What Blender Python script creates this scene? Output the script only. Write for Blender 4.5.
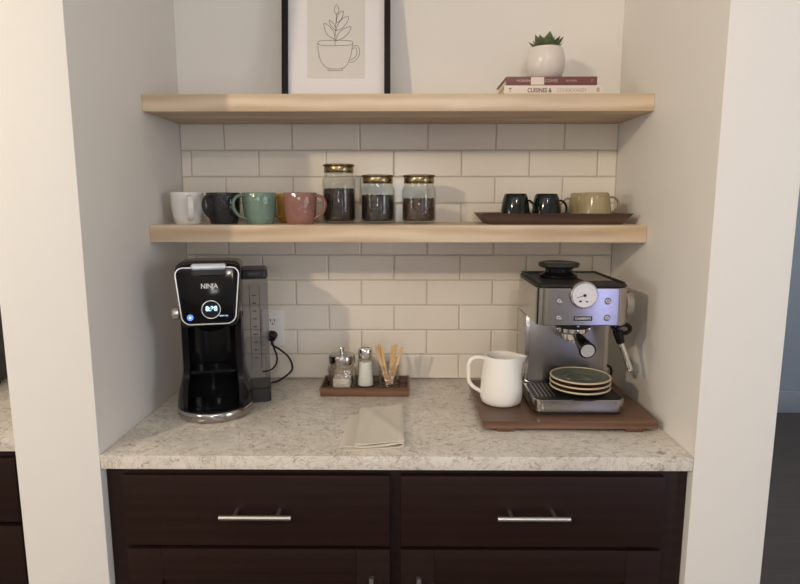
import bpy, bmesh, math, random
from mathutils import Vector, Matrix
random.seed(7)
S = bpy.context.scene
for o in list(bpy.data.objects): bpy.data.objects.remove(o)
COL = S.collection
PI = math.pi
R = math.radians

# ------------------------------------------------------------------ camera
cd = bpy.data.cameras.new('camera'); cam = bpy.data.objects.new('camera', cd); COL.objects.link(cam)
cd.sensor_fit = 'HORIZONTAL'; cd.sensor_width = 36.0; cd.lens = 36.0*589.36/800.0
cd.clip_start = 0.02; cd.clip_end = 60
PIT, YAW = 0.1512, 0.0088
fw = Vector((math.sin(-YAW)*math.cos(PIT), math.cos(YAW)*math.cos(PIT), -math.sin(PIT)))
cam.location = (0.021, -1.836, 1.4747)
cam.rotation_euler = fw.to_track_quat('-Z', 'Y').to_euler()
S.camera = cam
# ------------------------------------------------------------------ view, world, lights
S.view_settings.view_transform = 'Standard'; S.view_settings.look = 'None'
S.view_settings.gamma = 1.0; S.view_settings.use_curve_mapping = False
S.view_settings.exposure = 0.0
w = bpy.data.worlds.new('world'); S.world = w; w.use_nodes = True
w.node_tree.nodes['Background'].inputs[0].default_value = (0.75, 0.85, 1.0, 1)
w.node_tree.nodes['Background'].inputs[1].default_value = 0.4

def area(name, loc, target, power, color, size, size_y=None, shape=None, spread=180):
    l = bpy.data.lights.new(name, 'AREA'); l.energy = power; l.color = color; l.size = size
    l.shape = shape or ('RECTANGLE' if size_y else 'DISK')
    if size_y: l.size_y = size_y
    l.spread = R(spread)
    o = bpy.data.objects.new(name, l); COL.objects.link(o); o.location = loc
    d = Vector(target)-Vector(loc)
    o.rotation_euler = d.to_track_quat('-Z', 'Y').to_euler()
    return o
area('recessed_lamp_light', (-2.75, -3.7, 2.90), (0.25, -0.1, 1.25), 54, (1.0, 0.81, 0.59), 0.15)
area('recessed_lamp_light', (0.35, -3.3, 2.90), (0.25, -0.3, 0.6), 11, (1.0, 0.86, 0.70), 0.12)
area('patio_door_light', (2.10, -4.42, 0.80), (0.9, 0.0, 1.1), 6.5, (0.45, 0.50, 1.0), 0.42, 1.3)
area('window_light', (-0.12, -4.42, 1.50), (-0.12, 0.0, 1.45), 8, (0.96, 0.97, 1.0), 0.5, 0.36)
area('ceiling_fill_light', (-0.2, -3.2, 2.95), (-0.2, -3.2, 0), 22, (0.88, 0.94, 1.0), 3.4, 2.2)  # added soft overhead fill for the whole room, no actual fixture
area('right_fill_light', (3.3, -2.6, 1.5), (-0.4, -0.4, 1.3), 40, (0.86, 0.93, 1.0), 1.6, 1.6)  # added cool fill from the right, lifts the alcove's left wall
area('left_fill_light', (-3.6, -2.4, 1.7), (0.4, -0.4, 1.2), 24, (0.97, 0.95, 0.92), 1.0, 1.0)  # added soft fill from the left, lifts the alcove's right wall
area('hall_fill_light', (1.9, 1.2, 2.9), (1.9, 1.2, 0), 20, (0.88, 0.94, 1.0), 0.8, 0.8)  # added fill to brighten the floor and wall beyond the right pillar

# ------------------------------------------------------------------ materials
def mat(name, col=(.8,.8,.8), rough=.5, metal=0.0, spec=.5, noise=None, bump=None, coat=0, emis=None, estr=0, trans=0, ior=1.45, aniso=0, sheen=0):
    m = bpy.data.materials.new(name); m.use_nodes = True
    nt = m.node_tree; b = nt.nodes['Principled BSDF']
    b.inputs['Base Color'].default_value = (*col, 1); b.inputs['Roughness'].default_value = rough
    b.inputs['Metallic'].default_value = metal; b.inputs['Specular IOR Level'].default_value = spec
    b.inputs['Coat Weight'].default_value = coat; b.inputs['Coat Roughness'].default_value = .08
    b.inputs['Transmission Weight'].default_value = trans; b.inputs['IOR'].default_value = ior
    b.inputs['Anisotropic'].default_value = aniso; b.inputs['Sheen Weight'].default_value = sheen
    if emis: b.inputs['Emission Color'].default_value = (*emis, 1); b.inputs['Emission Strength'].default_value = estr
    tc = nt.nodes.new('ShaderNodeTexCoord')
    if noise:   # (scale, amount, (sx,sy,sz))
        sc, am, st = noise
        mp = nt.nodes.new('ShaderNodeMapping'); mp.inputs['Scale'].default_value = st
        n = nt.nodes.new('ShaderNodeTexNoise'); n.inputs['Scale'].default_value = sc; n.inputs['Detail'].default_value = 4
        nt.links.new(tc.outputs['Object'], mp.inputs[0]); nt.links.new(mp.outputs[0], n.inputs['Vector'])
        r = nt.nodes.new('ShaderNodeValToRGB')
        r.color_ramp.elements[0].position = .3; r.color_ramp.elements[1].position = .7
        r.color_ramp.elements[0].color = (*[max(0, c*(1-am)) for c in col], 1)
        r.color_ramp.elements[1].color = (*[min(1, c*(1+am)) for c in col], 1)
        nt.links.new(n.outputs['Fac'], r.inputs[0]); nt.links.new(r.outputs[0], b.inputs['Base Color'])
    if bump:    # (kind, scale, strength, (sx,sy,sz))
        kind, sc, stg, st = bump
        mp = nt.nodes.new('ShaderNodeMapping'); mp.inputs['Scale'].default_value = st
        if kind == 'voronoi':
            n = nt.nodes.new('ShaderNodeTexVoronoi'); out = 'Distance'
        elif kind == 'wave':
            n = nt.nodes.new('ShaderNodeTexWave'); out = 'Fac'
        else:
            n = nt.nodes.new('ShaderNodeTexNoise'); out = 'Fac'
        n.inputs['Scale'].default_value = sc
        nt.links.new(tc.outputs['Object'], mp.inputs[0]); nt.links.new(mp.outputs[0], n.inputs['Vector'])
        bp = nt.nodes.new('ShaderNodeBump'); bp.inputs['Strength'].default_value = stg; bp.inputs['Distance'].default_value = .002
        nt.links.new(n.outputs[out], bp.inputs['Height']); nt.links.new(bp.outputs[0], b.inputs['Normal'])
    return m

def srgb(r, g, b):
    f = lambda c: (c/255/12.92) if c/255 <= .04045 else ((c/255+.055)/1.055)**2.4
    return (f(r), f(g), f(b))

def wood(name, dark, light, scale=6, stretch=(.12,1,1), rough=.5, contrast=1.0, bands=14, distort=3.0, coat=0, spec=.5):
    m = bpy.data.materials.new(name); m.use_nodes = True
    nt = m.node_tree; b = nt.nodes['Principled BSDF']; b.inputs['Roughness'].default_value = rough
    b.inputs['Coat Weight'].default_value = coat; b.inputs['Specular IOR Level'].default_value = spec
    tc = nt.nodes.new('ShaderNodeTexCoord'); mp = nt.nodes.new('ShaderNodeMapping'); mp.inputs['Scale'].default_value = stretch
    nt.links.new(tc.outputs['Object'], mp.inputs[0])
    wv = nt.nodes.new('ShaderNodeTexWave'); wv.bands_direction = 'Z'; wv.inputs['Scale'].default_value = bands
    wv.inputs['Distortion'].default_value = distort; wv.inputs['Detail'].default_value = 3; wv.inputs['Detail Scale'].default_value = 1.4
    n = nt.nodes.new('ShaderNodeTexNoise'); n.inputs['Scale'].default_value = scale*12; n.inputs['Detail'].default_value = 6
    n2 = nt.nodes.new('ShaderNodeTexNoise'); n2.inputs['Scale'].default_value = scale; n2.inputs['Detail'].default_value = 2
    for x in (wv, n, n2): nt.links.new(mp.outputs[0], x.inputs['Vector'])
    a = nt.nodes.new('ShaderNodeMix'); a.data_type = 'FLOAT'; a.inputs[0].default_value = .45
    nt.links.new(wv.outputs['Fac'], a.inputs[2]); nt.links.new(n.outputs['Fac'], a.inputs[3])
    c = nt.nodes.new('ShaderNodeMix'); c.data_type = 'FLOAT'; c.inputs[0].default_value = .4
    nt.links.new(a.outputs[0], c.inputs[2]); nt.links.new(n2.outputs['Fac'], c.inputs[3])
    r = nt.nodes.new('ShaderNodeValToRGB'); r.color_ramp.elements[0].position = .5-.28/contrast; r.color_ramp.elements[1].position = .5+.28/contrast
    r.color_ramp.elements[0].color = (*dark, 1); r.color_ramp.elements[1].color = (*light, 1)
    nt.links.new(c.outputs[0], r.inputs[0]); nt.links.new(r.outputs[0], b.inputs['Base Color'])
    bp = nt.nodes.new('ShaderNodeBump'); bp.inputs['Strength'].default_value = .12; bp.inputs['Distance'].default_value = .001
    nt.links.new(n.outputs['Fac'], bp.inputs['Height']); nt.links.new(bp.outputs[0], b.inputs['Normal'])
    return m

def glass(name, tint=(1,1,1), dens=.0, rough=.02, bump=None, spec=1.45):
    """thin clear shell: fresnel mix of tinted transparency and gloss"""
    m = bpy.data.materials.new(name); m.use_nodes = True
    nt = m.node_tree; nt.nodes.clear()
    out = nt.nodes.new('ShaderNodeOutputMaterial'); mx = nt.nodes.new('ShaderNodeMixShader')
    tr = nt.nodes.new('ShaderNodeBsdfTransparent'); gl = nt.nodes.new('ShaderNodeBsdfGlossy'); gl.inputs['Roughness'].default_value = rough
    lw = nt.nodes.new('ShaderNodeLayerWeight'); lw.inputs['Blend'].default_value = .32
    lf = nt.nodes.new('ShaderNodeLayerWeight'); lf.inputs['Blend'].default_value = .5
    pw = nt.nodes.new('ShaderNodeMath'); pw.operation = 'POWER'; pw.inputs[1].default_value = 4.0
    fr = nt.nodes.new('ShaderNodeMath'); fr.operation = 'MULTIPLY_ADD'; fr.inputs[1].default_value = .55; fr.inputs[2].default_value = (spec-1)**2/(spec+1)**2
    nt.links.new(lf.outputs['Facing'], pw.inputs[0]); nt.links.new(pw.outputs[0], fr.inputs[0])
    rmp = nt.nodes.new('ShaderNodeValToRGB')
    rmp.color_ramp.elements[0].color = (*tint, 1); rmp.color_ramp.elements[1].color = (*[t*(.80-dens) for t in tint], 1)
    rmp.color_ramp.elements[0].position = .45
    nt.links.new(lw.outputs['Facing'], rmp.inputs[0]); nt.links.new(rmp.outputs[0], tr.inputs[0])
    nt.links.new(fr.outputs[0], mx.inputs[0]); nt.links.new(tr.outputs[0], mx.inputs[1]); nt.links.new(gl.outputs[0], mx.inputs[2])
    nt.links.new(mx.outputs[0], out.inputs[0])
    if bump:
        tc = nt.nodes.new('ShaderNodeTexCoord'); v = nt.nodes.new('ShaderNodeTexVoronoi'); v.inputs['Scale'].default_value = bump[0]
        bp = nt.nodes.new('ShaderNodeBump'); bp.inputs['Strength'].default_value = bump[1]; bp.inputs['Distance'].default_value = .003
        nt.links.new(tc.outputs['Object'], v.inputs['Vector']); nt.links.new(v.outputs['Distance'], bp.inputs['Height'])
        for x in (gl.inputs['Normal'], lw.inputs['Normal'], lf.inputs['Normal']): nt.links.new(bp.outputs[0], x)
    return m

def quartz():
    m = bpy.data.materials.new('quartz'); m.use_nodes = True
    nt = m.node_tree; b = nt.nodes['Principled BSDF']; b.inputs['Roughness'].default_value = .22
    tc = nt.nodes.new('ShaderNodeTexCoord')
    def tex(kind, scale, **k):
        n = nt.nodes.new(kind); n.inputs['Scale'].default_value = scale
        for a, v in k.items(): n.inputs[a].default_value = v
        nt.links.new(tc.outputs['Object'], n.inputs['Vector']); return n
    n1 = tex('ShaderNodeTexNoise', 9, Detail=5, Roughness=.65)
    n2 = tex('ShaderNodeTexNoise', 30, Detail=6, Roughness=.7, Distortion=1.6)
    n3 = tex('ShaderNodeTexNoise', 120, Detail=3, Roughness=.6)
    n4 = tex('ShaderNodeTexNoise', 11, Detail=8, Roughness=.7, Distortion=2.2)
    r1 = nt.nodes.new('ShaderNodeValToRGB')
    r1.color_ramp.elements[0].position = .32; r1.color_ramp.elements[0].color = (*srgb(208,200,187), 1)
    r1.color_ramp.elements[1].position = .68; r1.color_ramp.elements[1].color = (*srgb(229,222,212), 1)
    nt.links.new(n1.outputs['Fac'], r1.inputs[0])
    def layer(src, noise, lo, hi, col, inv=False):
        r = nt.nodes.new('ShaderNodeValToRGB'); r.color_ramp.elements[0].position = lo; r.color_ramp.elements[1].position = hi
        if inv: r.color_ramp.elements[0].color = (1,1,1,1); r.color_ramp.elements[1].color = (0,0,0,1)
        nt.links.new(noise.outputs['Fac'], r.inputs[0])
        mx = nt.nodes.new('ShaderNodeMix'); mx.data_type = 'RGBA'
        nt.links.new(r.outputs[0], mx.inputs[0]); nt.links.new(src, mx.inputs[6]); mx.inputs[7].default_value = (*col, 1)
        return mx.outputs[2]
    c = layer(r1.outputs[0], n2, .34, .43, srgb(168,154,140), True)
    c = layer(c, n2, .60, .72, srgb(232,228,222))
    c = layer(c, n3, .62, .72, srgb(172,160,148))
    # thin broken veins
    sub = nt.nodes.new('ShaderNodeMath'); sub.operation = 'SUBTRACT'; sub.inputs[1].default_value = .5
    ab = nt.nodes.new('ShaderNodeMath'); ab.operation = 'ABSOLUTE'
    nt.links.new(n4.outputs['Fac'], sub.inputs[0]); nt.links.new(sub.outputs[0], ab.inputs[0])
    r = nt.nodes.new('ShaderNodeValToRGB'); r.color_ramp.elements[0].position = 0; r.color_ramp.elements[1].position = .022
    r.color_ramp.elements[0].color = (.50,.50,.50,1); r.color_ramp.elements[1].color = (0,0,0,1)
    nt.links.new(ab.outputs[0], r.inputs[0])
    mx = nt.nodes.new('ShaderNodeMix'); mx.data_type = 'RGBA'; nt.links.new(r.outputs[0], mx.inputs[0])
    nt.links.new(c, mx.inputs[6]); mx.inputs[7].default_value = (*srgb(128,112,100), 1)
    nt.links.new(mx.outputs[2], b.inputs['Base Color'])
    return m

M = {}
M['wall'] = mat('wall_paint', srgb(233,229,223), .55, bump=('noise', 260, .05, (1,1,1)))
M['wallblue'] = mat('blue_grey_paint', srgb(150,160,175), .5)
M['ceil'] = mat('ceiling_paint', srgb(235,232,226), .8)
M['floor'] = wood('dark_floor_boards', srgb(66,58,52), srgb(96,86,78), 4, (.15,1,1), .4)
M['tile'] = mat('glazed_tile', srgb(232,224,211), .16, spec=.5, noise=(3, .03, (1,1,1)), bump=('noise', 9, .04, (1,1,1)))
M['grout'] = mat('grout', srgb(196,189,178), .9)
M['quartz'] = quartz()
M['maple'] = wood('maple', srgb(190,163,131), srgb(228,208,182), 3, (.16,1,1), .45, 1.1, 7, 7.0)
M['walnut'] = wood('walnut', srgb(78,54,40), srgb(128,94,72), 5, (.15,1,1), .4, 1.0, 12, 4.0)
M['walnutd'] = wood('dark_walnut', srgb(58,42,36), srgb(88,64,54), 5, (.15,1,1), .4, 1.0, 12, 4.0)
M['espresso'] = wood('espresso_stain', srgb(29,16,12), srgb(42,25,20), 3, (.15,1,1), .42, .8, 10, 3.0, spec=.28)
M['bare'] = wood('birch', srgb(206,168,118), srgb(232,200,152), 20, (1,1,.2), .6)
M['steel'] = mat('brushed_steel', (.42,.395,.375), .17, 1.0, bump=('noise', 60, .06, (1,1,14)))
M['steelD'] = mat('dark_steel', (.30,.285,.275), .32, 1.0)
M['icon'] = mat('white_enamel', (.9,.9,.9), .5)
M['steelH'] = mat('brushed_nickel', (.66,.63,.60), .3, 1.0)
M['chrome'] = mat('chrome', (.72,.70,.68), .1, 1.0)
M['brass'] = mat('aged_brass', srgb(150,134,98), .25, 1.0)
M['lidtop'] = mat('bronze_lid', srgb(120,104,82), .35, .8)
M['black'] = mat('gloss_black_plastic', (.006,.006,.007), .13, spec=.3)
M['blackm'] = mat('satin_black_plastic', (.016,.015,.015), .38)
M['dgrey'] = mat('dark_grey_plastic', (.026,.026,.028), .35)
M['seal'] = mat('rubber_seal', (.30,.28,.25), .6)
M['trim'] = mat('silver_trim', (.80,.80,.80), .3, .6)
M['blue_refl'] = mat('blue_reflection_trim', (.70,.78,.90), .25, .5)  # pale blue reflection on the lid handle put into the base colour
M['led'] = mat('white_led', (.1,.2,.5), .4, emis=(.55,.80,1.0), estr=1.6)
M['ledb'] = mat('blue_led', (.05,.1,.4), .4, emis=(.16,.34,.95), estr=.9)
M['screen'] = mat('dark_display', (.005,.008,.02), .1)
M['print'] = mat('silver_print', (.75,.75,.75), .5)
M['white'] = mat('white_glaze', srgb(230,226,220), .18, spec=.5)
M['offw'] = mat('matte_white_ceramic', srgb(238,234,226), .38)
M['potw'] = mat('white_pot', srgb(226,218,210), .25)
M['plateW'] = mat('white_plastic', srgb(232,230,228), .35)
def glaze(n, c): return mat(n, c, .14, noise=(30, .10, (1,1,1)), bump=('voronoi', 95, .5, (1,1,1)))
M['gblack'] = glaze('charcoal_glaze', srgb(48,48,50))
M['ggreen'] = glaze('sage_glaze', srgb(114,138,124))
M['gpink'] = glaze('dusty_rose_glaze', srgb(146,106,96))
M['gyell'] = glaze('mustard_glaze', srgb(196,150,62))
M['gdk'] = mat('bottle_green_black_glaze', srgb(24,30,28), .1)
M['gtan'] = mat('khaki_glaze', srgb(162,147,112), .16, noise=(20, .08, (1,1,1)))
M['glass'] = glass('clear_glass', (.97,.98,.97))
M['glassp'] = glass('cut_glass', (.95,.94,.92), bump=(95, 1.0), spec=1.9, dens=.38)
M['smoke'] = glass('smoked_plastic', (.84,.835,.83), rough=.05)
M['water'] = glass('water_volume', (.93,.94,.95), rough=.03, spec=1.2)
M['beans1'] = mat('ground_coffee', srgb(38,26,22), .55, noise=(160, .5, (1,1,1)), bump=('voronoi', 130, 1.0, (1,1,1)))
M['beans2'] = mat('dark_beans', srgb(38,28,27), .35, noise=(120, .8, (1,1,1)), bump=('voronoi', 95, 1.0, (1,1,1)))
M['beans3'] = mat('roasted_beans', srgb(66,46,36), .35, noise=(110, .9, (1,1,1)), bump=('voronoi', 85, 1.0, (1,1,1)))
M['sugar'] = mat('white_sugar', srgb(240,236,228), .8, bump=('noise', 500, .3, (1,1,1)))
M['linen'] = mat('linen', srgb(216,208,192), .9, noise=(160, .05, (1,1,1)), bump=('wave', 260, .25, (1,1,1)), sheen=.2)
M['hem'] = mat('linen_hem', srgb(220,210,190), .9)
M['frame'] = mat('black_frame', (.010,.010,.010), .6, spec=.25)
M['matb'] = mat('white_mat_board', srgb(229,225,226), .6)
M['paper'] = mat('grey_paper', srgb(214,209,203), .7)
M['ink'] = mat('brown_ink', srgb(92,78,74), .7)
M['redbook'] = mat('maroon_cover', srgb(116,72,70), .4, noise=(40, .06, (1,1,1)))
M['whitebook'] = mat('white_cover', srgb(228,216,204), .5)
M['pages'] = mat('paper_pages', srgb(222,210,188), .8, noise=(10, .12, (1,1,160)))
M['leaf'] = mat('succulent_leaf', srgb(98,110,74), .42, noise=(35, .35, (1,1,1)))
M['soil'] = mat('soil', srgb(50,38,30), .9, bump=('noise', 120, .8, (1,1,1)))
M['plglaze'] = mat('grey_green_glaze', srgb(92,98,86), .2, noise=(30, .12, (1,1,1)))
M['plred'] = mat('rust_glaze', srgb(140,84,66), .3)
M['plrim'] = mat('cream_rim', srgb(206,190,160), .35)
M['cable'] = mat('black_cable', (.012,.012,.012), .45)
M['dial'] = mat('dial_face', srgb(224,222,228), .35)
M['teal'] = mat('dark_lid_plastic', srgb(46,50,46), .22, .2)

# ------------------------------------------------------------------ helpers
def link(name, me, m=None, parent=None, smooth=None, loc=None):
    o = bpy.data.objects.new(name, me); COL.objects.link(o)
    if m: me.materials.append(m)
    if parent: o.parent = parent
    if loc: o.location = loc
    return o
def build(name, bm, m, parent=None, smooth=True, ang=35, loc=None):
    bmesh.ops.recalc_face_normals(bm, faces=bm.faces)
    me = bpy.data.meshes.new(name)
    if smooth:
        for f in bm.faces: f.smooth = True
        for e in bm.edges:
            if len(e.link_faces) == 2 and e.calc_face_angle(0) > R(ang): e.smooth = False
    bm.to_mesh(me); bm.free()
    return link(name, me, m, parent, loc=loc)
def thing(name, label, cat, loc=(0,0,0), rz=0, group=None):
    o = bpy.data.objects.new(name, None); COL.objects.link(o); o.location = loc; o.rotation_euler = (0,0,rz)
    o.empty_display_size = .05
    return tag(o, label, cat, group)
def tag(o, label, cat, group=None):
    o['label'] = label; o['category'] = cat
    if group: o['group'] = group
    return o
def struct(o): o['kind'] = 'structure'; return o
def box(bm, x0, x1, y0, y1, z0, z1, bev=0, seg=2):
    vs = [bm.verts.new((x,y,z)) for x in (x0,x1) for y in (y0,y1) for z in (z0,z1)]
    idx = [(0,1,3,2),(4,6,7,5),(0,4,5,1),(2,3,7,6),(0,2,6,4),(1,5,7,3)]
    fs = [bm.faces.new([vs[i] for i in q]) for q in idx]
    if bev:
        es = list({e for f in fs for e in f.edges})
        bmesh.ops.bevel(bm, geom=es, offset=bev, segments=seg, affect='EDGES', profile=.6)
    return bm
def rbox(bm, x0, x1, y0, y1, z0, z1, r, bev=.002, n=8, taper=0):
    """box with rounded vertical corners"""
    def ring(z, ins):
        out = []
        rr = max(r-ins, .0005)
        for cx, cy, a0 in ((x1-r, y1-r, 0), (x0+r, y1-r, 90), (x0+r, y0+r, 180), (x1-r, y0+r, 270)):
            for k in range(n+1):
                a = R(a0+90*k/n); out.append(bm.verts.new((cx+rr*math.cos(a), cy+rr*math.sin(a), z)))
        return out
    rings = [ring(z0, bev), ring(z0+bev, 0), ring(z1-bev, 0), ring(z1, bev)]
    skin(bm, rings, True, True)
    return bm
def skin(bm, rings, cap0=True, cap1=True, closed=True):
    for a, b in zip(rings[:-1], rings[1:]):
        n = len(a)
        for i in range(n if closed else n-1):
            j = (i+1) % n
            bm.faces.new((a[i], a[j], b[j], b[i]))
    if cap0: bm.faces.new(rings[0][::-1])
    if cap1: bm.faces.new(rings[-1])
bm_new = []
def lathe(bm, prof, seg=48, c=(0,0,0), axis='z', fn=None):
    """prof: list of (r, z); r=0 closes on the axis"""
    rings = []
    for r, z in prof:
        if r <= 1e-6: rings.append([bm.verts.new((0,0,z))])
        else: rings.append([bm.verts.new((r*math.cos(2*PI*k/seg), r*math.sin(2*PI*k/seg), z)) for k in range(seg)])
    new = [v for q in rings for v in q]
    for a, b in zip(rings[:-1], rings[1:]):
        if len(a) == 1 and len(b) == 1: continue
        for k in range(seg):
            j = (k+1) % seg
            if len(a) == 1: bm.faces.new((a[0], b[k], b[j]))
            elif len(b) == 1: bm.faces.new((a[k], a[j], b[0]))
            else: bm.faces.new((a[k], a[j], b[j], b[k]))
    if fn:
        for v in new: v.co = Vector(fn(v.co))
    if axis == 'y':
        for v in new: v.co = Vector((v.co.x, -v.co.z, v.co.y))
    if axis == 'x':
        for v in new: v.co = Vector((v.co.z, v.co.y, -v.co.x))
    for v in new: v.co += Vector(c)
    bm_new[:] = new
    return bm
def smoothpath(pts, n=8):
    P = [Vector(p) for p in pts]; P = [2*P[0]-P[1]]+P+[2*P[-1]-P[-2]]; out = []
    for i in range(1, len(P)-2):
        for k in range(n):
            t = k/n; a, b, c, d = P[i-1:i+3]
            out.append(.5*((2*b)+(c-a)*t+(2*a-5*b+4*c-d)*t*t+(3*b-a-3*c+d)*t**3))
    out.append(P[-2]); return out
def tube(bm, pts, r, seg=10, ry=None, up=(0,1,0), n=8, sm=True, rad=None):
    P = smoothpath(pts, n) if sm else [Vector(p) for p in pts]
    ry = ry or r; rings = []; u = Vector(up)
    for i, p in enumerate(P):
        t = (P[min(i+1, len(P)-1)]-P[max(i-1, 0)]).normalized()
        s = t.cross(u)
        if s.length < 1e-4: s = t.orthogonal()
        s.normalize(); q = s.cross(t).normalized()
        f = rad(i/(len(P)-1)) if rad else 1
        rings.append([bm.verts.new(p+s*(r*f*math.cos(2*PI*k/seg))+q*(ry*f*math.sin(2*PI*k/seg))) for k in range(seg)])
        u = q if not up else Vector(up)
    skin(bm, rings, True, True)
    return bm
def cyl(bm, p, q, r, seg=20, r2=None, bev=.0):
    p, q = Vector(p), Vector(q); d = (q-p); L = d.length; rot = d.to_track_quat('Z', 'Y')
    r2 = r if r2 is None else r2
    prof = [(0,0),(r-bev,0),(r,bev),(r2,L-bev),(r2-bev,L),(0,L)] if bev else [(0,0),(r,0),(r2,L),(0,L)]
    lathe(bm, prof, seg)
    for v in bm_new: v.co = rot @ v.co + p
    return bm
def B(): return bmesh.new()
def text(name, s, size, m, parent, loc, rot=(PI/2,0,0), ext=.0004, align='CENTER', sx=1, bold=0):
    c = bpy.data.curves.new(name, 'FONT'); c.body = s; c.size = size; c.extrude = ext; c.align_x = align; c.align_y = 'CENTER'; c.offset = bold
    t = bpy.data.objects.new('tmp', c); COL.objects.link(t)
    dg = bpy.context.evaluated_depsgraph_get(); me = bpy.data.meshes.new_from_object(t.evaluated_get(dg))
    bpy.data.objects.remove(t)
    me.materials.clear()
    o = link(name, me, m, parent); o.location = loc; o.rotation_euler = rot; o.scale = (sx,1,1)
    return o

# ------------------------------------------------------------------ setting
W2 = .6635; YF = -.592; ZC = .914; TILE = .0796
def wallbox(name, x0,x1,y0,y1,z0,z1, m, bev=0):
    bm = B(); box(bm, x0,x1,y0,y1,z0,z1, bev); return struct(build(name, bm, m, smooth=bool(bev)))
wallbox('floor', -3.8,3.4,-4.5,2.2,-.05,0, M['floor'])
wallbox('ceiling', -3.8,3.4,-4.5,2.2,3.0,3.05, M['ceil'])
wallbox('wall_back', -3.8,.84,.006,.10,0,3.0, M['wall'])
wallbox('wall_left_pillar', -.853,-W2,YF,.006,0,3.0, M['wall'], .003)
wallbox('wall_right_pillar', W2,.837,YF,.006,0,3.0, M['wall'], .003)
wallbox('wall_left', -3.85,-3.8,-4.5,.10,0,3.0, M['wall'])
wallbox('wall_right', 3.4,3.45,-4.5,2.2,0,3.0, M['wall'])
wallbox('wall_behind', -3.8,3.4,-4.55,-4.5,0,3.0, M['wall'])
wallbox('wall_far', .3,3.4,2.2,2.25,0,3.0, M['wallblue'])
wallbox('wall_passage', .3,.36,.1,2.2,0,3.0, M['wall'])
wallbox('baseboard_far', .36,3.4,2.185,2.2,0,.155, M['wallblue'], .004)
# glazed brick tiles on a grout bed
bm = B(); box(bm, -W2,W2,-.0005,.006,ZC,ZC+10*TILE-.001)
struct(build('wall_backsplash_grout', bm, M['grout'], smooth=False))
bm = B(); g = .0011
for r_ in range(10):
    z0, z1 = ZC+r_*TILE+g, ZC+(r_+1)*TILE-g
    off = .0894 + (0 if r_ % 2 else .1032)
    for k in range(-5, 4):
        x0, x1 = off+k*.2064+g, off+(k+1)*.2064-g
        x0, x1 = max(x0, -W2+.001), min(x1, W2-.001)
        if x1-x0 < .006: continue
        a, b = random.uniform(-.00012,.00012), random.uniform(-.00012,.00012); e = .0035
        fr = [bm.verts.new((x, -.004+(a if x > (x0+x1)/2 else -a)+(b if z > (z0+z1)/2 else -b), z)) for x, z in ((x0+e,z0+e),(x1-e,z0+e),(x1-e,z1-e),(x0+e,z1-e))]
        md = [bm.verts.new((x, -.0028, z)) for x, z in ((x0+.001,z0+.001),(x1-.001,z0+.001),(x1-.001,z1-.001),(x0+.001,z1-.001))]
        bk = [bm.verts.new((x, 0, z)) for x, z in ((x0,z0),(x1,z0),(x1,z1),(x0,z1))]
        skin(bm, [bk, md, fr], False, True)
struct(build('wall_backsplash', bm, M['tile'], ang=12))

# ------------------------------------------------------------------ cabinet and worktop
cab = thing('base_cabinet', 'dark espresso-stained cabinet with two wide drawers under the alcove countertop', 'cabinet', (0,-.570,0))
bm = B(); box(bm, -.6625,.6625,0,.565,.10,.881,.0015); box(bm, -.645,.645,.06,.55,0,.10)
build('body', bm, M['espresso'], cab)
def bar_pull(parent, x0, x1, z, y=-.020):
    bm = B(); tube(bm, [(x0,y-.034,z),(x1,y-.034,z)], .0058, 16, up=(0,0,1), sm=False)
    for x in (x0+(x1-x0)*.2, x1-(x1-x0)*.2): cyl(bm, (x,y,z), (x,y-.034,z), .0045, 12)
    return build('handle', bm, M['steelH'], parent)
for x0, x1, hx0, hx1 in ((-.619,-.013,-.391,-.231),(.011,.606,.226,.386)):
    bm = B(); box(bm, x0,x1,-.020,-.0005,.695,.866,.003,2)
    d = build('drawer', bm, M['espresso'], cab); bar_pull(d, hx0, hx1, .783)
for x0, x1, hx in ((-.619,-.013,-.054),(.011,.606,.053)):
    bm = B(); e = .078; z0, z1 = .115, .687
    box(bm, x0,x0+e,-.020,-.0005,z0,z1,.002); box(bm, x1-e,x1,-.020,-.0005,z0,z1,.002)
    box(bm, x0+e,x1-e,-.020,-.0005,z1-e,z1,.002); box(bm, x0+e,x1-e,-.020,-.0005,z0,z0+e,.002)
    box(bm, x0+e-.002,x1-e+.002,-.012,-.001,z0+e-.002,z1-e+.002)
    d = build('door', bm, M['espresso'], cab)
    bm = B(); tube(bm, [(hx,-.054,.640),(hx,-.054,.490)], .0058, 16, up=(0,1,0), sm=False)
    for z in (.612,.518): cyl(bm, (hx,-.020,z), (hx,-.054,z), .0045, 12)
    build('handle', bm, M['steelH'], d)
bm = B(); box(bm, -.6625,.6625,-.592,-.002,.8815,ZC,.002)
tag(build('countertop', bm, M['quartz']), 'cream and grey speckled quartz countertop filling the alcove', 'countertop')

# shelves
def shelf(z, t, d, label):
    bm = B(); box(bm, -.6630,.6630,-d,-.0045,z-t,z,.0025,2)
    tag(build('floating_shelf', bm, M['maple']), label, 'shelf', 'floating maple shelves')
Z1, Z2 = 1.7518, 1.4141
shelf(Z1, .0444, .2563, 'upper thick pale maple floating shelf, carrying the picture and books')
shelf(Z2, .0458, .2603, 'lower thick pale maple floating shelf, carrying the mugs and jars')

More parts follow.
